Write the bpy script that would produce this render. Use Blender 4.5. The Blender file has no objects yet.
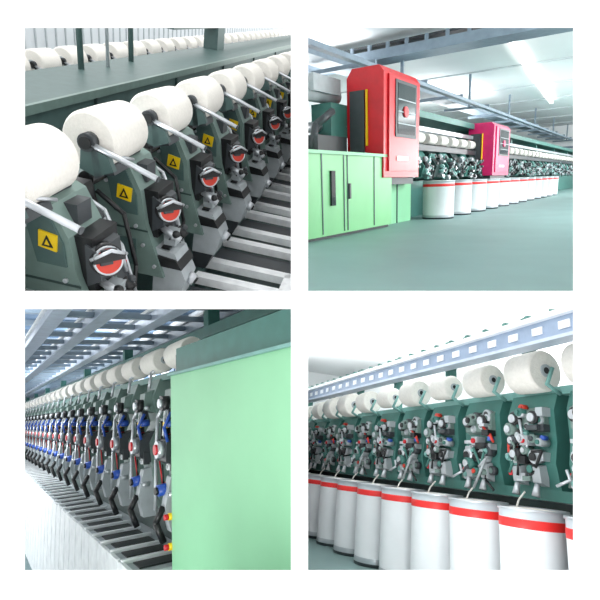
import bpy, bmesh, math, random
from mathutils import Vector as V3, Matrix
scene=bpy.context.scene
scene.view_settings.view_transform='Standard'
scene.view_settings.look='None'
random.seed(4)

# ---------------------------------------------------------------- materials
def lin(c):
    c/=255.0
    return c/12.92 if c<=.04045 else ((c+.055)/1.055)**2.4
MATS={}
def mat(name,rgb,rough=.5,metal=0.0,var=.12,scale=6.0,emit=0,bump=0.0):
    if name in MATS: return MATS[name]
    m=bpy.data.materials.new(name); m.use_nodes=True
    nt=m.node_tree; b=nt.nodes['Principled BSDF']
    col=tuple(lin(c) for c in rgb)
    tc=nt.nodes.new('ShaderNodeTexCoord'); nz=nt.nodes.new('ShaderNodeTexNoise')
    nz.inputs['Scale'].default_value=scale; nz.inputs['Detail'].default_value=4
    nt.links.new(tc.outputs['Object'],nz.inputs['Vector'])
    cr=nt.nodes.new('ShaderNodeValToRGB')
    cr.color_ramp.elements[0].position=.3; cr.color_ramp.elements[1].position=.7
    cr.color_ramp.elements[0].color=(*[c*(1-var) for c in col],1)
    cr.color_ramp.elements[1].color=(*[min(1,c*(1+var*.6)) for c in col],1)
    nt.links.new(nz.outputs['Fac'],cr.inputs['Fac'])
    nt.links.new(cr.outputs['Color'],b.inputs['Base Color'])
    b.inputs['Roughness'].default_value=rough; b.inputs['Metallic'].default_value=metal
    if bump:
        bp=nt.nodes.new('ShaderNodeBump'); bp.inputs['Strength'].default_value=bump; bp.inputs['Distance'].default_value=.01
        n2=nt.nodes.new('ShaderNodeTexNoise'); n2.inputs['Scale'].default_value=90
        nt.links.new(tc.outputs['Object'],n2.inputs['Vector'])
        nt.links.new(n2.outputs['Fac'],bp.inputs['Height']); nt.links.new(bp.outputs['Normal'],b.inputs['Normal'])
    if emit:
        b.inputs['Emission Color'].default_value=(*col,1); b.inputs['Emission Strength'].default_value=emit
    MATS[name]=m; return m
mat('wall_white',(250,250,250),.9,0,.0)
mat('green_grey',(112,134,128),.42)
mat('green_dark',(46,66,64),.45)
mat('green_mid',(74,98,96),.45)
mat('black',(24,26,28),.4)
mat('dark_grey',(60,65,69),.45)
mat('steel',(200,205,210),.3,.55)
mat('light_grey',(170,178,182),.45)
mat('white_metal',(242,246,249),.4)
mat('yarn',(236,233,226),.9,0,.05,30,0,.5)
mat('red',(205,20,34),.35)
mat('magenta',(205,32,100),.35)
mat('red_cover',(214,62,44),.4)
mat('yellow',(242,205,20),.5,0,.03)
mat('mint',(140,204,160),.45,0,.04,2)
mat('mint2',(126,198,136),.4,0,.05,2)
mat('teal',(62,116,108),.45)
mat('teal_light',(116,166,160),.45)
mat('blue',(44,84,176),.35)
mat('can_white',(234,238,241),.4,0,.05,3)
mat('can_grey',(190,200,206),.4,0,.05,3)
mat('can_red',(232,44,42),.45,0,.05)
mat('floor_teal',(122,152,150),.5,0,.08,1.2)
mat('floor_dark',(90,110,112),.5)
mat('ceil_white',(246,249,250),.9,0,.03,.5)
mat('ceil_blue',(96,122,150),.7,0,.2,1)
mat('wall_grey',(210,216,220),.9,0,.06,.8)
mat('duct',(130,146,160),.45,.1)
mat('beam_silver',(190,202,218),.35,.3)
mat('rail_blue',(150,168,192),.4,.2)
mat('glass_dark',(30,34,40),.08)
mat('lamp',(255,255,250),.5,0,0,1,4)

# ---------------------------------------------------------------- mesh builder (coords l,w,v)
class MB:
    def __init__(s,P=1,o=(0,0,0)):
        s.V=[];s.F=[];s.M=[];s.S=[];s.P=P;s.o=o;s.mats=[]
    def mi(s,m):
        if m not in s.mats: s.mats.append(m)
        return s.mats.index(m)
    def add(s,vs,fs,m,sm=False):
        k=len(s.V);o=s.o;P=s.P
        for p in vs: s.V.append(((p[1]-o[1])*P,(p[0]-o[0])*P,(p[2]-o[2])*P))
        mi=s.mi(m)
        for f in fs: s.F.append([k+i for i in f]);s.M.append(mi);s.S.append(sm)
    def box(s,l0,l1,w0,w1,v0,v1,m):
        vs=[(l,w,v) for l in(l0,l1) for w in(w0,w1) for v in(v0,v1)]
        s.add(vs,[(0,1,3,2),(4,6,7,5),(0,4,5,1),(2,3,7,6),(0,2,6,4),(1,5,7,3)],m)
    def prism(s,pts,l0,l1,m):
        n=len(pts)
        vs=[(l0,w,v) for w,v in pts]+[(l1,w,v) for w,v in pts]
        s.add(vs,[tuple(range(n)),tuple(range(n,2*n))]+[(i,(i+1)%n,n+(i+1)%n,n+i) for i in range(n)],m)
    def lathe(s,p,q,prof,m,seg=20,cap=True):
        p=V3(p);q=V3(q);d=(q-p);L=d.length;d=d/L
        a=d.orthogonal().normalized();b=d.cross(a)
        if isinstance(m,str): m=[m]*(len(prof)-1)
        for j in range(len(prof)-1):
            (t0,r0),(t1,r1)=prof[j],prof[j+1]
            vs=[]
            for t,r in((t0,r0),(t1,r1)):
                for i in range(seg):
                    an=2*math.pi*i/seg
                    vs.append(p+d*(t*L)+a*(r*math.cos(an))+b*(r*math.sin(an)))
            s.add(vs,[(i,(i+1)%seg,seg+(i+1)%seg,seg+i) for i in range(seg)],m[j],abs(t1-t0)>1e-6)
        if cap:
            for t,r,mm in((prof[0][0],prof[0][1],m[0]),(prof[-1][0],prof[-1][1],m[-1])):
                if r>1e-5:
                    s.add([p+d*(t*L)+a*(r*math.cos(2*math.pi*i/seg))+b*(r*math.sin(2*math.pi*i/seg)) for i in range(seg)],[tuple(range(seg))],mm)
    def cyl(s,p,q,r,m,r1=None,seg=14):
        s.lathe(p,q,[(0,r),(1,r if r1 is None else r1)],m,seg)
    def tube(s,pts,r,m,seg=8):
        for i in range(len(pts)-1): s.cyl(pts[i],pts[i+1],r,m,seg=seg)
        for p in pts[1:-1]: s.sph(p,r,m,8,5)
    def sph(s,c,r,m,seg=12,rings=7):
        c=V3(c);pr=[]
        for j in range(rings+1):
            an=math.pi*j/rings; pr.append(((1-math.cos(an))/2,max(r*math.sin(an),1e-6)))
        s.lathe(c-V3((0,0,r)),c+V3((0,0,r)),pr,m,seg,False)
    def mesh(s,name):
        me=bpy.data.meshes.new(name)
        me.from_pydata(s.V,[],s.F)
        for m in s.mats: me.materials.append(MATS[m])
        me.polygons.foreach_set('material_index',s.M)
        me.polygons.foreach_set('use_smooth',s.S)
        bm=bmesh.new();bm.from_mesh(me)
        bmesh.ops.remove_doubles(bm,verts=bm.verts,dist=1e-5)
        bmesh.ops.recalc_face_normals(bm,faces=bm.faces)
        bm.to_mesh(me);bm.free()
        return me

def frame(L,V):
    L=V3(L).normalized(); V=V3(V); V=(V-L*V.dot(L)).normalized(); W=L.cross(V)
    return Matrix(((W.x,L.x,V.x,0),(W.y,L.y,V.y,0),(W.z,L.z,V.z,0),(0,0,0,1)))
# four rooms, each with its own orientation behind its window:  (rotation, pitch in metres, x sign, z sign)
ROOM={'TL':(frame((.2,1,.56),(.3,-1,1.68)),1.3,-1,1),
      'TR':(frame((.72,1,.256),(-.16,-1,4.35)),1.5,1,1),
      'BL':(frame((-.66,1,-.25),(-.3,1,4.79)),1.05,-1,-1),
      'BR':(frame((-.34,1,-.29),(.3,1,3.1)),.7,1,-1)}
def place(me,name,room,loc=(0,0,0),clip=False):
    R,P,sx,sz=ROOM[room]
    M=R@Matrix.Translation((loc[1]*P,loc[0]*P,loc[2]*P))
    # everything is cut flush where it meets the building's partition, slab or front wall
    planes=(((0,3.03,0),(0,1,0)),((sx*.03,0,0),(sx,0,0)),((0,0,sz*.03),(0,0,sz)))
    cut=False;allout=False
    pts=[M@v.co for v in me.vertices]
    for co,no in planes:
        ds=[(p-V3(co)).dot(V3(no)) for p in pts]
        if min(ds)<0: cut=True
        if max(ds)<=0: allout=True
    if allout: return None
    if cut:
        me=me.copy()
        bm=bmesh.new();bm.from_mesh(me);bm.transform(M)
        for co,no in planes:
            bmesh.ops.bisect_plane(bm,geom=bm.verts[:]+bm.edges[:]+bm.faces[:],plane_co=co,plane_no=no,clear_inner=True)
        bm.transform(M.inverted());bm.to_mesh(me);bm.free()
    if not me.polygons: return None
    ob=bpy.data.objects.new(name,me); scene.collection.objects.link(ob)
    ob.matrix_world=M
    return ob
def new(room,o=(0,0,0)): return MB(ROOM[room][1],o)

# ================================================================ SHELL
b=MB()
def wb(x0,x1,z0,z1,y0=3.0,y1=3.01): b.box(y0,y1,x0,x1,z0,z1,'wall_white')
xs=[-9,-1.656,-.054,.048,1.644,9]; zs=[-7,-1.626,-.054,.054,1.638,7]
for i in range(5):
    for j in range(5):
        if i in(1,3) and j in(1,3): continue
        wb(xs[i],xs[i+1],zs[j],zs[j+1])
ob=bpy.data.objects.new('wall_front',b.mesh('wall_front'));scene.collection.objects.link(ob)
b=MB(); b.box(3.01,30,-.02,.02,-7,7,'wall_white')
ob=bpy.data.objects.new('wall_partition',b.mesh('wall_partition'));scene.collection.objects.link(ob)
b=MB(); b.box(3.01,30,-9,9,-.02,.02,'wall_white')
ob=bpy.data.objects.new('floor_slab',b.mesh('floor_slab'));scene.collection.objects.link(ob)

# ================================================================ generic parts
def spool_mesh(P,r,L,nm):
    b=MB(P)
    b.lathe((-L/2,0,0),(L/2,0,0),[(0.0,r*.30),(0.0,r*.9),(.03,r*.97),(.06,r),(.5,r*1.0),(.95,r*.97),(1,r*.9),(1.0,r*.3)],'yarn',32,False)
    b.lathe((-L/2-.04*L,0,0),(L/2+.04*L,0,0),[(0,r*.16),(0,r*.3),(1,r*.3),(1,r*.16)],'light_grey',20,False)
    b.cyl((-L/2-.03*L,0,0),(L/2+.03*L,0,0),r*.2,'black',seg=16)
    return b.mesh(nm)
def tangle(b,l0,l1,w,sg,v0,v1,seed,pal,n=(12,9,4)):
    """front mechanism: small rollers, blocks, levers on a face at w, growing toward sg"""
    rn=random.Random(seed); dl=l1-l0; dv=v1-v0
    for k in range(n[0]):
        l=l0+dl*rn.uniform(.1,.9);v=v0+dv*rn.uniform(.05,.95);r=dl*rn.uniform(.05,.12)
        d=sg*dl*rn.uniform(.10,.26)
        m=rn.choice(pal)
        b.cyl((l,w,v),(l,w+d,v),r,m,seg=12)
        b.cyl((l,w+d,v),(l,w+d*1.15,v),r*.6,rn.choice(pal),seg=10)
    for k in range(n[1]):
        l=l0+dl*rn.uniform(.0,.7);v=v0+dv*rn.uniform(0,.85)
        a=dl*rn.uniform(.1,.3);c=dv*rn.uniform(.04,.12);d=sg*dl*rn.uniform(.1,.24)
        b.box(l,l+a,min(w,w+d),max(w,w+d),v,v+c,rn.choice(pal))
    for k in range(n[2]):
        q=V3((l0+dl*rn.uniform(0.1,.9),w+sg*dl*rn.uniform(.12,.28),v0+dv*rn.uniform(.1,.9)))
        p=[q,q+V3((dl*rn.uniform(-.2,.2),0,dv*rn.uniform(-.2,.2))),q+V3((dl*rn.uniform(-.3,.3),sg*dl*.05,dv*rn.uniform(-.3,.3)))]
        b.tube(p,dl*.025,rn.choice(pal),8)

# ================================================================ TOP LEFT ROOM
R='TL'; P=ROOM[R][1]
O=(0,-1.8,-1.9)
def winding_unit():
    b=new(R,O)
    b.prism([(-2.08,-1.32),(-1.90,-1.22),(-1.80,-1.26),(-1.70,-1.46),(-1.66,-1.74),(-1.50,-2.2),(-2.1,-2.2)],-.06,.34,'green_grey')
    b.prism([(-1.93,-1.28),(-1.82,-1.30),(-1.73,-1.50),(-1.72,-1.66),(-1.92,-1.66),(-1.97,-1.38)],-.075,-.055,'green_mid')
    # yellow warning sign with black triangle
    s=.066
    c=(-1.825,-1.49)
    b.prism([(c[0]-s,c[1]-s*.7),(c[0]+s*.8,c[1]-s),(c[0]+s,c[1]+s*.7),(c[0]-s*.8,c[1]+s)],-.088,-.074,'yellow')
    b.prism([(c[0]-s*.6,c[1]-s*.55),(c[0]+s*.55,c[1]-s*.6),(c[0],c[1]+s*.6)],-.093,-.087,'black')
    b.prism([(c[0]-s*.26,c[1]-s*.35),(c[0]+s*.24,c[1]-s*.37),(c[0],c[1]+s*.2)],-.096,-.092,'yellow')
    for w,v in((-1.98,-1.42),(-1.9,-1.9),(-1.68,-1.92),(-1.74,-1.76),(-1.99,-2.08),(-1.58,-2.1)):
        b.cyl((-.06,w,v),(-.08,w,v),.016,'steel',seg=8)
    b.box(-.066,-.058,-2.05,-1.64,-1.80,-1.785,'green_dark')
    b.box(-.072,-.058,-1.93,-1.74,-2.12,-1.88,'green_mid')
    b.box(.04,.24,-1.98,-1.84,-1.24,-1.17,'dark_grey')
    b.box(.06,.22,-1.82,-1.70,-1.42,-1.28,'dark_grey')
    # rotor cover: black body carrying a round red dial with a steel rim and lid
    b.box(-.0,.32,-1.72,-1.58,-1.86,-1.46,'black')
    b.prism([(-1.62,-1.50),(-1.54,-1.54),(-1.52,-1.74),(-1.62,-1.80)],-.02,.28,'dark_grey')
    D0=V3((.12,-1.60,-1.63));dn=V3((-.62,.76,.18)).normalized()
    b.cyl(D0,D0+dn*.13,.108,'black',seg=24)
    b.cyl(D0+dn*.11,D0+dn*.146,.086,'red_cover',seg=24)
    b.lathe(D0+dn*.11,D0+dn*.150,[(0,.100),(1,.097),(1,.086),(0,.086)],'steel',24,False)
    u=V3((.78,.62,0)).normalized()
    for (a0,a1,c0,c1,m) in ((-.105,.105,.0,.045,'black'),(-.05,.05,.045,.085,'black'),(-.06,.02,-.02,.0,'dark_grey')):
        pts=[]
        for h in(.144,.168):
            for (x,y) in((a0,c0),(a1,c0),(a1,c1),(a0,c1)):
                pts.append(D0+dn*h+u*x+V3((0,0,1))*y)
        b.add(pts,[(0,1,2,3),(4,5,6,7),(0,1,5,4),(1,2,6,5),(2,3,7,6),(3,0,4,7)],m)
    b.tube([D0+dn*.15+u*(-.12)+V3((0,0,.03)),D0+dn*.19+V3((0,0,.085)),D0+dn*.15+u*.12+V3((0,0,.03))],.012,'steel')
    b.sph((.05,-1.44,-1.82),.036,'black'); b.sph((.24,-1.44,-1.83),.03,'dark_grey')
    b.cyl((.05,-1.57,-1.78),(.05,-1.40,-1.86),.028,'steel')
    b.cyl((.22,-1.5,-1.84),(.22,-1.42,-1.9),.04,'black')
    b.box(.08,.20,-1.56,-1.46,-1.95,-1.82,'light_grey')
    # lower feed housing
    b.prism([(-1.6,-1.94),(-1.42,-1.97),(-1.32,-2.2),(-1.38,-2.42),(-1.62,-2.42)],-.02,.24,'light_grey')
    b.prism([(-1.62,-2.0),(-1.40,-2.02),(-1.35,-2.10),(-1.62,-2.10)],-.04,.26,'black')
    b.cyl((.11,-1.34,-2.22),(.11,-1.28,-2.25),.055,'steel',seg=16)
    b.cyl((.11,-1.29,-2.24),(.11,-1.26,-2.255),.03,'black')
    b.prism([(-1.62,-2.42),(-1.40,-2.42),(-1.48,-2.62),(-1.62,-2.62)],.02,.2,'dark_grey')
    tangle(b,-.02,.32,-1.54,1,-2.08,-1.84,5,['black','steel','dark_grey','black','light_grey'],(7,5,5))
    # slim dark mechanism in the gap between neighbouring units
    b.prism([(-2.08,-1.32),(-1.92,-1.32),(-1.82,-1.75),(-1.68,-2.2),(-2.08,-2.2)],.34,.62,'black')
    b.prism([(-1.86,-1.75),(-1.66,-1.82),(-1.54,-2.2),(-1.7,-2.3)],.38,.56,'dark_grey')
    b.cyl((.47,-1.90,-1.50),(.47,-1.76,-1.55),.06,'dark_grey',seg=16)
    b.cyl((.47,-1.77,-1.54),(.47,-1.74,-1.55),.035,'steel',seg=12)
    b.tube([(.42,-1.88,-1.36),(.42,-1.72,-1.44),(.44,-1.64,-1.66),(.44,-1.58,-1.9)],.015,'steel')
    b.tube([(.54,-1.84,-1.55),(.54,-1.66,-1.75),(.54,-1.55,-2.15)],.013,'steel')
    b.cyl((.50,-1.68,-1.85),(.50,-1.62,-1.87),.025,'red')
    b.tube([(.64,-1.9,-1.40),(.66,-1.70,-1.55),(.64,-1.60,-1.95),(.62,-1.62,-2.3)],.018,'black')
    # cradle bracket
    b.prism([(-2.0,-1.08),(-1.80,-1.14),(-1.76,-1.24),(-1.90,-1.30),(-2.02,-1.26)],-.36,-.31,'green_mid')
    b.prism([(-2.0,-1.20),(-1.80,-1.22),(-1.78,-1.28),(-1.98,-1.32)],-.31,-.06,'dark_grey')
    b.tube([(-.2,-1.95,-1.22),(-.2,-1.80,-1.17),(-.05,-1.76,-1.22)],.012,'steel')
    return b.mesh('winding_unit')
wu=winding_unit()
def arm():
    b=MB(P)
    b.cyl((0,0,0),(0,.52,-.16),.021,'steel',seg=14)
    b.cyl((0,.52,-.16),(0,.532,-.164),.023,'dark_grey',seg=14)
    b.cyl((-.02,0,0),(.06,0,0),.065,'dark_grey',seg=18)
    b.cyl((-.035,0,0),(-.02,0,0),.045,'black',seg=14)
    b.prism([(.02,-.02),(.06,.02),(.10,-.23),(.04,-.26)],.0,.03,'dark_grey')
    return b.mesh('cradle_arm')
am=arm()
sp=spool_mesh(P,.212,.56,'yarn_bobbin')
for i in range(0,14):
    place(wu,'winding_unit',R,(2.65+i,O[1],O[2]))
    place(sp,'yarn_bobbin',R,(2.62+i,-1.97,-1.07))
    place(am,'cradle_arm',R,(2.62+i-.33,-1.95,-1.06))
sp2=spool_mesh(P,.27,.62,'yarn_bobbin')
for i in range(0,28):
    place(sp2,'yarn_bobbin',R,(9.0+i,-6.8,-1.82))
    place(am,'cradle_arm',R,(9.0+i-.35,-6.75,-1.82))
b=new(R)
b.box(2.2,16,-2.5,-2.08,-1.78,-1.34,'green_mid')
b.box(2.2,16,-2.9,-2.06,-3.4,-1.78,'green_dark')
b.box(2.2,16,-2.06,-1.5,-3.4,-2.62,'green_mid')
b.box(2.2,16,-2.04,-1.98,-2.0,-1.9,'steel')
for i in range(0,13):
    n=2.62+i
    b.cyl((n-.26,-2.02,-1.36),(n+.26,-2.02,-1.36),.06,'black',seg=14)
    # white U-shaped feed trays
    b.box(n-.24,n-.12,-1.5,-.5,-2.66,-2.57,'white_metal')
    b.box(n+.14,n+.26,-1.5,-.5,-2.66,-2.57,'white_metal')
    b.box(n-.24,n+.26,-.62,-.5,-2.66,-2.57,'white_metal')
    b.box(n+.32,n+.70,-1.5,-.5,-2.70,-2.66,'dark_grey')
b.box(2.2,16,-1.5,-.5,-2.8,-2.72,'green_mid')
place(b.mesh('spinning_machine'),'spinning_machine',R)
b=new(R)
b.box(3.0,40,-5.3,-4.0,-2.7,-1.50,'green_mid')
b.box(3.0,40,-4.02,-3.96,-1.60,-1.49,'green_grey')
b.box(3.0,40,-4.0,-3.6,-2.6,-1.85,'green_dark')
for n in range(4,36,3): b.box(n,n+.03,-4.01,-3.96,-2.6,-1.6,'green_dark')
b.box(6,45,-7.3,-6.5,-2.6,-2.12,'green_dark')
b.box(6,45,-6.5,-6.3,-2.5,-2.25,'green_grey')
for n in(8.4,10.2): b.cyl((n,-5.0,-2.2),(n,-5.0,1.5),.05,'green_mid')
b.cyl((9.1,-4.9,-2.2),(9.1,-4.9,1.5),.03,'light_grey')
b.box(15,15.6,-5.2,-4.8,-1.6,1.5,'green_mid'); b.box(12,30,-5.15,-4.85,-.95,-.75,'green_mid')
place(b.mesh('machine_cabinet'),'machine_cabinet',R)
b=new(R)
b.box(2,80,-12.3,-12,-6,2,'wall_grey')
for k in range(120): b.box(3+k*.6,3.06+k*.6,-12.02,-11.96,-6,2,'light_grey')
place(b.mesh('wall_left'),'wall_left',R)
b=new(R); b.box(2,80,-12,3,-6.1,-6,'floor_dark'); place(b.mesh('floor'),'floor',R)

# ================================================================ TOP RIGHT ROOM
R='TR';P=ROOM[R][1]
FL=-.508
b=new(R);b.box(.8,31,-9,6,FL-.1,FL,'floor_teal');place(b.mesh('floor'),'floor',R)
b=new(R);b.box(.8,31,-9,6,2.5,2.6,'ceil_white')
for n in range(4,30,3): b.box(n,n+.04,-9,6,2.47,2.5,'wall_grey')
place(b.mesh('ceiling'),'ceiling',R)
b=new(R);b.box(30,30.2,-9,6,FL,2.5,'ceil_white')
b.box(29.8,30,-9,6,1.35,1.45,'duct'); b.box(29.8,30,-9,6,.7,.78,'duct'); b.box(29.9,30,-9,6,FL,FL+.5,'light_grey')
place(b.mesh('wall_back'),'wall_back',R)
b=new(R);b.box(.8,30,-9.2,-9,FL,2.5,'ceil_white');place(b.mesh('wall_left'),'wall_left',R)
b=new(R)
b.box(8.6,9.1,-9,5,2.10,2.26,'duct');b.box(8.7,9.0,-9,5,2.34,2.38,'dark_grey')
for k in range(40): b.box(8.6,8.66,-9+k*.35,-8.95+k*.35,2.24,2.36,'duct')
place(b.mesh('overhead_duct'),'overhead_duct',R)
b=new(R)
b.box(4,30,-4.6,-4.2,1.80,2.0,'duct'); b.box(4,30,-3.6,-3.5,1.6,1.66,'duct')
for n in range(5,30,2): b.box(n,n+.05,-4.6,-3.5,1.66,1.72,'duct')
for n in range(5,30,4): b.box(n,n+.05,-4.0,-3.95,1.68,2.46,'duct')
place(b.mesh('cable_tray'),'cable_tray',R)
for (l0,w0,l1,w1) in((10.7,-2.5,19.7,-3.24),(12.5,-5.6,17,-5.9),(21.5,-2.6,26,-2.9)):
    b=new(R,(l0,w0,2.4))
    d=V3((l1-l0,w1-w0,0)).normalized();q=V3((-d.y,d.x,0))*.055
    vs=[]
    for z in(2.40,2.45):
        for (l,w,s) in((l0,w0,1),(l1,w1,1),(l1,w1,-1),(l0,w0,-1)): vs.append((l+q.x*s,w+q.y*s,z))
    b.add(vs,[(0,1,2,3),(4,5,6,7),(0,1,5,4),(1,2,6,5),(2,3,7,6),(3,0,4,7)],'lamp')
    for t in(.1,.5,.9):
        l=l0+(l1-l0)*t;w=w0+(w1-w0)*t
        b.box(l-.02,l+.02,w-.01,w+.01,2.45,2.47,'light_grey')
    place(b.mesh('fluorescent_lamp'),'fluorescent_lamp',R,(l0,w0,2.4))
b=new(R)
b.box(2.9,5.45,-3.5,-2.52,FL+.03,.29,'mint2')
b.box(2.9,5.45,-3.5,-2.56,FL,FL+.03,'dark_grey')
for l in(3.95,4.35,4.42,5.0): b.box(l,l+.014,-2.525,-2.513,FL+.05,.27,'green_mid')
b.box(4.10,4.17,-2.53,-2.50,-.20,.12,'glass_dark')
b.box(4.44,4.47,-2.53,-2.50,-.15,0,'dark_grey')
b.box(2.88,5.47,-3.5,-2.5,.27,.30,'mint')
place(b.mesh('control_cabinet'),'control_cabinet',R)
b=new(R)
b.box(5.5,6.35,-3.4,-2.66,FL,.10,'mint')
b.box(5.9,5.92,-2.67,-2.65,FL,.10,'green_mid')
b.box(5.5,6.35,-3.4,-2.7,.10,.2,'teal')
place(b.mesh('drive_headstock'),'drive_headstock',R)
def robot(l0,l1,w0,w1,v0,v1,cm='red',nm='doffing_robot'):
    o=((l0+l1)/2,(w0+w1)/2,v0);b=new(R,o);H=v1-v0;Lh=l1-l0
    b.prism([(w0,v0),(w1,v0),(w1,v1-.06*H),(w1-.12*(w1-w0),v1),(w0+.15*(w1-w0),v1),(w0,v1-.08*H)],l0,l1,cm)
    f=w1
    b.box(l0+.10*Lh,l0+.93*Lh,f,f+.02,v0+.06*H,v0+.93*H,cm)
    b.box(l0+.25*Lh,l0+.84*Lh,f+.015,f+.03,v0+.38*H,v0+.90*H,'dark_grey')
    b.box(l0+.30*Lh,l0+.79*Lh,f+.028,f+.034,v0+.41*H,v0+.87*H,'glass_dark')
    for k in range(3):
        b.box(l0+.3*Lh,l0+.79*Lh,f+.03,f+.04,v0+(.5+.11*k)*H,v0+(.51+.11*k)*H,'light_grey')
    b.cyl((l0+.5*Lh,f+.01,v0+.62*H),(l0+.5*Lh,f+.05,v0+.62*H),.06,cm,seg=16)
    b.box(l0+.3*Lh,l0+.6*Lh,f+.02,f+.03,v0+.16*H,v0+.20*H,'white_metal')
    b.box(l0-.024,l0,w0+.1*(w1-w0),w0+.5*(w1-w0),v0+.2*H,v0+.8*H,'dark_grey')
    b.box(l0-.03,l0,w1-.45*(w1-w0),w1-.42*(w1-w0),v0+.3*H,v0+.8*H,'yellow')
    b.box(l0+.05*Lh,l1-.05*Lh,w0,w1-.05,v0-.07*H,v0,'dark_grey')
    place(b.mesh(nm),nm,R,o)
robot(5.2,6.2,-2.95,-2.5,.05,1.22)
robot(9.7,10.9,-2.95,-2.5,.05,.98,'magenta')
b=new(R)
b.tube([(4.1,-3.2,.3),(4.1,-3.2,.75),(4.4,-3.15,.95),(5.2,-3.1,.95)],.085,'light_grey',14)
b.tube([(3.4,-3.4,.55),(4.2,-3.3,.55),(4.9,-3.1,.62),(5.2,-3.0,.62)],.055,'steel',12)
b.tube([(4.5,-3.0,.3),(4.55,-2.95,.6),(4.8,-2.9,.75)],.04,'dark_grey',10)
b.box(4.5,5.1,-3.3,-2.9,.3,.5,'dark_grey');b.box(4.85,5.2,-3.2,-2.95,.5,.85,'teal')
b.box(3.0,5.2,-3.7,-3.55,1.0,1.1,'duct')
b.box(4.6,5.15,-3.35,-3.0,.95,1.12,'light_grey')
for l in(3.3,4.9): b.cyl((l,-3.62,.3),(l,-3.62,1.0),.03,'dark_grey')
for k in range(5): b.cyl((3.5+k*.3,-3.5,.3),(3.5+k*.3,-3.5,.48),.05,'light_grey' if k%2 else 'dark_grey')
place(b.mesh('suction_pipe'),'suction_pipe',R)
b=new(R)
b.box(6.2,28,-3.5,-2.9,FL,.0,'teal');b.box(6.2,28,-3.4,-2.8,.42,.50,'dark_grey')
b.box(6.2,28,-3.5,-2.85,.88,.97,'teal');b.box(6.2,28,-2.9,-2.86,.7,.76,'steel')
b.box(6.2,28,-3.3,-3.1,0,.62,'green_dark')
for n in range(7,28,3): b.box(n,n+.1,-3.3,-2.95,-.0,.9,'teal')
pal=['black','steel','dark_grey','light_grey','teal_light','black']
for k in range(42):
    n=6.4+k*.5
    b.prism([(-3.1,.0),(-2.75,.05),(-2.7,.2),(-2.85,.42),(-3.1,.45)],n,n+.3,'teal' if k%2 else 'green_dark')
    tangle(b,n,n+.35,-2.74,1,.02,.36,k,pal)
    b.cyl((n,-2.88,.60),(n+.3,-2.88,.60),.075,'yarn',seg=12)
place(b.mesh('spinning_machine'),'spinning_machine',R)
def can_mesh(P,r,h,nm,body='can_white'):
    b=MB(P)
    b.lathe((0,0,0),(0,0,h),[(0,r*.9),(0,r*.97),(.04,r),(.10,r*.98),(.84,r*.985),(.85,r*1.0),(.91,r*1.0),(.92,r*.985),(.975,r*.985),(.98,r*1.03),(1,r*1.03),(1,r*.93),(.93,r*.93),(.93,r*.3)],
      ['dark_grey','dark_grey','steel',body,body,'can_red','can_red','can_grey','can_grey','steel','steel','steel','yarn'],36,False)
    b.lathe((0,0,h*.93),(0,0,h*1.0),[(0,r*.85),(.9,r*.7),(1,r*.3),(.3,r*.12)],'yarn',24,False)
    return b.mesh(nm)
cm=can_mesh(P,.21,.5,'sliver_can')
for i in range(12): place(cm,'sliver_can',R,(6.75+i*.78,-2.43,FL))

# ================================================================ BOTTOM LEFT ROOM
R='BL';P=ROOM[R][1]
b=new(R);b.box(1,45,-4,6,-3.4,-3.3,'floor_dark');place(b.mesh('floor'),'floor',R)
b=new(R);b.box(1,60,-6,8,3.2,3.3,'ceil_blue')
for n in range(4,50,2): b.box(n,n+.25,-6,8,3.05,3.2,'duct')
place(b.mesh('ceiling'),'ceiling',R)
b=new(R);b.box(1,70,6,6.2,-3.3,3.2,'wall_grey')
for k in range(24): b.box(3+k*1.6,3.5+k*1.6,5.95,6,.9,2.4,'ceil_blue')
place(b.mesh('wall_right'),'wall_right',R)
b=new(R);b.box(55,55.2,-6,6,-3.3,3.2,'wall_grey');place(b.mesh('wall_back'),'wall_back',R)
b=new(R)
for w,m in((.75,'beam_silver'),(1.25,'beam_silver'),(1.95,'beam_silver'),(2.7,'duct')):
    b.box(3,50,w-.05,w+.05,1.15,1.32,m); b.box(3,50,w-.09,w+.09,1.30,1.34,'white_metal'); b.box(3,50,w-.09,w+.09,1.13,1.16,m)
for k in range(60): b.box(3.2+k*.8,3.3+k*.8,.75,2.7,1.2,1.26,'duct')
b.box(3,50,2.3,2.5,.85,.98,'teal')
for n in range(5,45,4): b.box(n+.6,n+.75,2.35,2.5,-3.3,1.2,'teal')
place(b.mesh('overhead_rail'),'overhead_rail',R)
b=new(R)
b.box(2.70,5.22,1.75,2.7,-3.2,.389,'mint')
b.box(2.70,5.18,1.80,2.7,.389,.66,'teal')
b.box(2.70,5.25,1.72,2.72,.375,.40,'teal_light')
b.box(5.22,5.34,1.85,2.6,-3.2,.66,'green_dark')
for v in(-1.02,-1.3): 
    b.cyl((5.24,1.8,v),(5.24,1.72,v),.035,'yellow');b.cyl((5.24,1.73,v),(5.24,1.68,v),.028,'red')
place(b.mesh('control_cabinet'),'control_cabinet',R)
O=(0,1.95,-.3)
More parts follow.
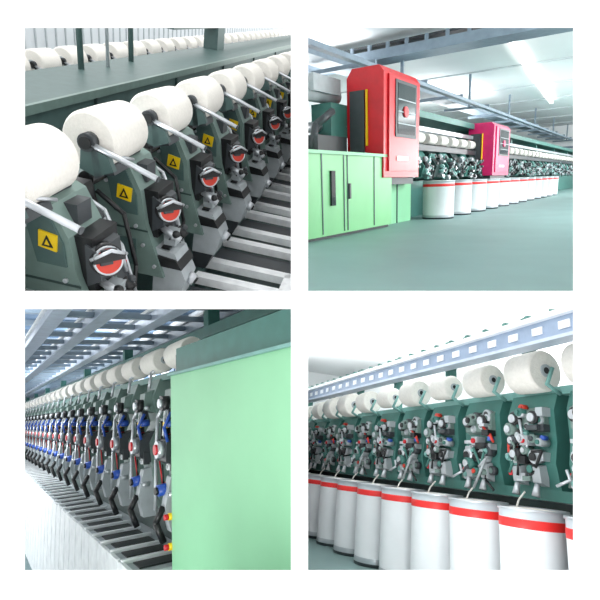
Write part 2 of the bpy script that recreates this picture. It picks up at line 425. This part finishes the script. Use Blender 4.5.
def unitBL():
    b=new(R,O)
    b.prism([(2.15,.46),(1.98,.42),(1.9,.2),(1.98,-.1),(1.86,-.35),(1.92,-.9),(2.15,-1.3)],-.18,.22,'green_grey')
    b.prism([(2.0,.32),(1.82,.25),(1.8,.05),(1.98,0)],-.1,.12,'green_grey')
    b.prism([(1.95,-.2),(1.75,-.28),(1.74,-.5),(1.95,-.62)],-.14,.14,'dark_grey')
    b.cyl((-.02,1.82,.1),(-.02,1.73,.1),.08,'black',seg=16);b.cyl((-.02,1.74,.1),(-.02,1.70,.1),.05,'steel',seg=16)
    b.cyl((.0,1.76,-.38),(.0,1.68,-.38),.09,'steel',seg=16);b.cyl((0,1.69,-.38),(0,1.66,-.38),.055,'red',seg=14)
    b.cyl((.02,1.85,-.78),(.02,1.70,-.8),.06,'blue',seg=14);b.cyl((.02,1.71,-.8),(.02,1.67,-.8),.04,'black')
    b.prism([(1.95,-.62),(1.80,-.66),(1.74,-.95),(1.80,-1.2),(1.95,-1.2)],-.12,.02,'light_grey')
    b.tube([(-.14,1.8,.0),(-.15,1.72,-.15),(-.14,1.76,-.3)],.018,'blue')
    b.tube([(.13,1.84,.15),(.14,1.74,-.05),(.14,1.72,-.5),(.1,1.70,-1.0)],.018,'steel')
    b.tube([(-.05,1.74,-.95),(-.05,1.66,-1.1),(-.05,1.74,-1.3)],.035,'black')
    tangle(b,-.18,.2,1.86,-1,-1.0,.3,7,['black','steel','dark_grey','light_grey','white_metal','red','light_grey','blue','green_grey'],(16,12,6))
    b.box(-.1,-.04,1.74,1.78,-.16,-.10,'yellow')
    b.tube([(-.16,2.05,.62),(-.16,1.88,.5),(-.16,1.85,.3)],.02,'steel')
    return b.mesh('winding_unit')
ub=unitBL(); spb=spool_mesh(P,.155,.6,'yarn_bobbin')
for i in range(-1,27):
    place(ub,'winding_unit',R,(6.5+i,O[1],O[2]))
    place(spb,'yarn_bobbin',R,(6.5+i,2.0,.65))
b=new(R)
b.box(5.4,34,2.12,2.7,-3.3,.5,'green_dark');b.box(5.4,34,2.0,2.3,.40,.48,'teal')
b.box(5.3,34,1.42,2.12,-1.56,-1.50,'light_grey')
for k in range(57):
    n=5.4+k*.5
    b.box(n+.05,n+.30,1.5,1.95,-1.50,-1.485,'black')
    b.box(n+.34,n+.40,1.40,2.0,-1.50,-1.46,'white_metal')
    b.box(n,n+.46,1.38,1.42,-3.3,-1.48,'white_metal')
b.box(5.3,34,1.43,2.12,-3.3,-1.56,'can_grey')
place(b.mesh('spinning_machine'),'spinning_machine',R)

# ================================================================ BOTTOM RIGHT ROOM
R='BR';P=ROOM[R][1]
FL=-1.65
b=new(R);b.box(1,23,-3,10,FL-.1,FL,'floor_teal');place(b.mesh('floor'),'floor',R)
b=new(R);b.box(1,23,-3,10,4,4.1,'ceil_white');place(b.mesh('ceiling'),'ceiling',R)
b=new(R);b.box(22,22.2,-3,10,FL,4,'ceil_white');place(b.mesh('wall_back'),'wall_back',R)
b=new(R);b.box(1,22,9,9.2,FL,4,'ceil_white');place(b.mesh('wall_right'),'wall_right',R)
cb=can_mesh(P,.375,1.38,'sliver_can')
for i in range(-1,13): place(cb,'sliver_can',R,(5.12+i,4.57,FL))
O=(0,4.9,.5)
def unitBR(seed):
    b=new(R,O)
    b.prism([(5.3,1.15),(4.98,1.12),(4.90,.9),(4.92,.5),(4.88,.25),(4.95,-.05),(5.3,-.05)],-.40,.40,'teal')
    b.prism([(4.98,.98),(4.84,.9),(4.84,.66),(4.95,.6)],-.30,.30,'green_grey')
    for s in(-.17,.17):
        b.cyl((s,4.86,.80),(s,4.76,.80),.085,'black',seg=20);b.cyl((s,4.77,.80),(s,4.73,.80),.055,'steel',seg=16)
        b.cyl((s,4.9,.34),(s,4.76,.32),.085,'steel',seg=18);b.cyl((s,4.77,.32),(s,4.73,.32),.05,'black',seg=14)
        b.prism([(4.92,.24),(4.78,.2),(4.80,.02),(4.92,-.02)],s-.07,s+.07,'light_grey')
        b.cyl((s,4.80,.0),(s,4.77,-.14),.03,'steel',r1=.05)
    b.box(-.08,.06,4.76,4.90,.46,.58,'light_grey');b.cyl((0,4.77,.52),(0,4.73,.52),.035,'red')
    b.cyl((.30,4.86,.12),(.30,4.80,.12),.035,'red');b.cyl((-.30,4.86,.55),(-.30,4.78,.55),.03,'blue')
    tangle(b,-.36,.36,4.90,-1,.0,1.0,seed,['black','dark_grey','steel','steel','light_grey','teal_light','teal','red_cover','black','green_grey'],(20,14,7))
    b.tube([(-.42,5.0,1.1),(-.42,4.80,1.2),(-.42,4.9,1.42)],.025,'teal_light')
    b.tube([(.0,4.76,-.1),(.02,4.68,-.20),(.0,4.62,-.30)],.012,'yarn')
    return b.mesh('winding_unit')
us=[unitBR(s) for s in(3,9)]
for i in range(-1,14): place(us[i%2],'winding_unit',R,(5.45+i,O[1],O[2]))
sps=[spool_mesh(P,.27,.5,'yarn_bobbin'),spool_mesh(P,.19,.5,'yarn_bobbin'),spool_mesh(P,.23,.46,'yarn_bobbin')]
for i in range(-1,14): place(sps[[0,2,1,2,1,2,0][i%7]],'yarn_bobbin',R,(5.4+i,4.9,1.40))
b=new(R)
b.box(3.6,20,5.0,5.4,1.1,1.2,'teal_light');b.box(3.6,20,5.3,5.8,-.1,1.0,'green_dark')
b.box(3.6,20,4.95,5.3,-.18,-.05,'teal');b.box(3.6,20,5.2,5.6,FL,-.2,'green_dark')
for n in range(4,20,2): b.box(n-.07,n+.07,5.35,5.5,1.0,2.4,'teal')
b.box(3.6,20,5.3,5.5,1.9,2.05,'teal')
place(b.mesh('spinning_machine'),'spinning_machine',R)
b=new(R)
b.box(3.6,20,4.28,4.34,1.56,1.84,'rail_blue');b.box(3.6,20,4.2,4.42,1.80,1.86,'white_metal');b.box(3.6,20,4.2,4.42,1.53,1.57,'beam_silver')
b.box(3.6,20,4.9,5.0,2.0,2.16,'rail_blue')
for k in range(40):
    b.box(3.70+k*.4,3.86+k*.4,4.265,4.28,1.65,1.74,'white_metal')
    b.box(3.6+k*.4,3.66+k*.4,4.34,4.95,1.9,1.96,'teal')
for n in range(4,20,2): b.box(n-.05,n+.05,4.3,5.4,1.84,1.92,'teal')
place(b.mesh('overhead_rail'),'overhead_rail',R)

# ================================================================ LIGHT
w=bpy.data.worlds.new('world');scene.world=w;w.use_nodes=True
bg=w.node_tree.nodes['Background'];bg.inputs[0].default_value=(1,1,1,1);bg.inputs[1].default_value=2.0
def area(name,loc,tgt,size,power,col=(1,1,1)):
    l=bpy.data.lights.new(name,'AREA');l.size=size;l.energy=power;l.color=col
    o=bpy.data.objects.new(name,l);scene.collection.objects.link(o)
    o.location=loc;d=V3(tgt)-V3(loc);o.rotation_euler=d.to_track_quat('-Z','Y').to_euler()
def wl(room,p):
    Rm,P,_,_=ROOM[room]; return Rm@V3((p[1]*P,p[0]*P,p[2]*P))
def local_area(room,loc,tgt,size,power,col=(1,1,1)): area('fill_light',wl(room,loc),wl(room,tgt),size,power,col)  # added area light without a fixture, placed in room coordinates
def point(loc,power,col=(1,1,1),r=.5):
    l=bpy.data.lights.new('fill_point','POINT');l.energy=power;l.color=col;l.shadow_soft_size=r  # added point light, no fixture behind it
    o=bpy.data.objects.new('fill_point',l);scene.collection.objects.link(o);o.location=loc
area('fill_light',(-2.5,4.2,4.6),(-1.9,5.8,1),1.2,80)  # added light above the top-left row, out of view
local_area('TR',(7,.5,2.3),(8,-3.2,.3),2.5,280)  # added aisle-side lights for the machine front, apart from the fluorescent lamps
local_area('TR',(16,0,2.3),(17,-3,0.3),4,500)
local_area('TR',(8,-5.5,1.2),(8,-5.5,2.5),2.5,200)  # added uplights behind the machine, only to brighten the ceiling
local_area('TR',(15,-5.5,1.2),(15,-5.5,2.5),3,350)
point(wl('TR',(9,2.5,.9)),1300,r=1)  # added points off to the side, lifting ceiling and room
point(wl('TR',(20,3,.9)),2600,r=1)
local_area('BL',(6,-.3,2.6),(7,2,-.5),2,190,(.95,.98,1))  # added overhead lights for the bottom-left units and rails
local_area('BL',(14,-.3,2.6),(15,2,-.5),3,700,(.95,.98,1))
area('fill_light',(-2.2,3.4,-2.6),(-2.6,6.2,-1.6),.6,35)  # added front fill, low behind the wall and below the opening
point(wl('BL',(20,4,1.8)),900)  # added fill behind the bottom-left machine
area('fill_light',(1.3,4.3,-.04),(1.3,4.3,-2),2.0,14)  # added downlights hidden edge-on under the slab, no lamps there
area('fill_light',(1.6,6.8,-.04),(1.6,6.8,-2),2.6,50)
area('fill_light',(3.6,7.5,-.04),(3.6,7.5,-2),2.6,80)
area('fill_light',(.8,3.25,-2.05),(1.2,6.0,-1.0),.5,16)  # added low front fill below the opening, unseen
local_area('BR',(9,7.2,2.2),(9,7.2,4),1.6,90)  # added uplights behind the machine to whiten ceiling and wall
local_area('BR',(15,6,2.0),(15,6,4),2,120)

cam=bpy.data.cameras.new('camera');co=bpy.data.objects.new('camera',cam);scene.collection.objects.link(co)
cam.sensor_width=36;cam.lens=30;cam.clip_end=300;cam.clip_start=.05
co.rotation_euler=(math.radians(90),0,0)
scene.camera=co
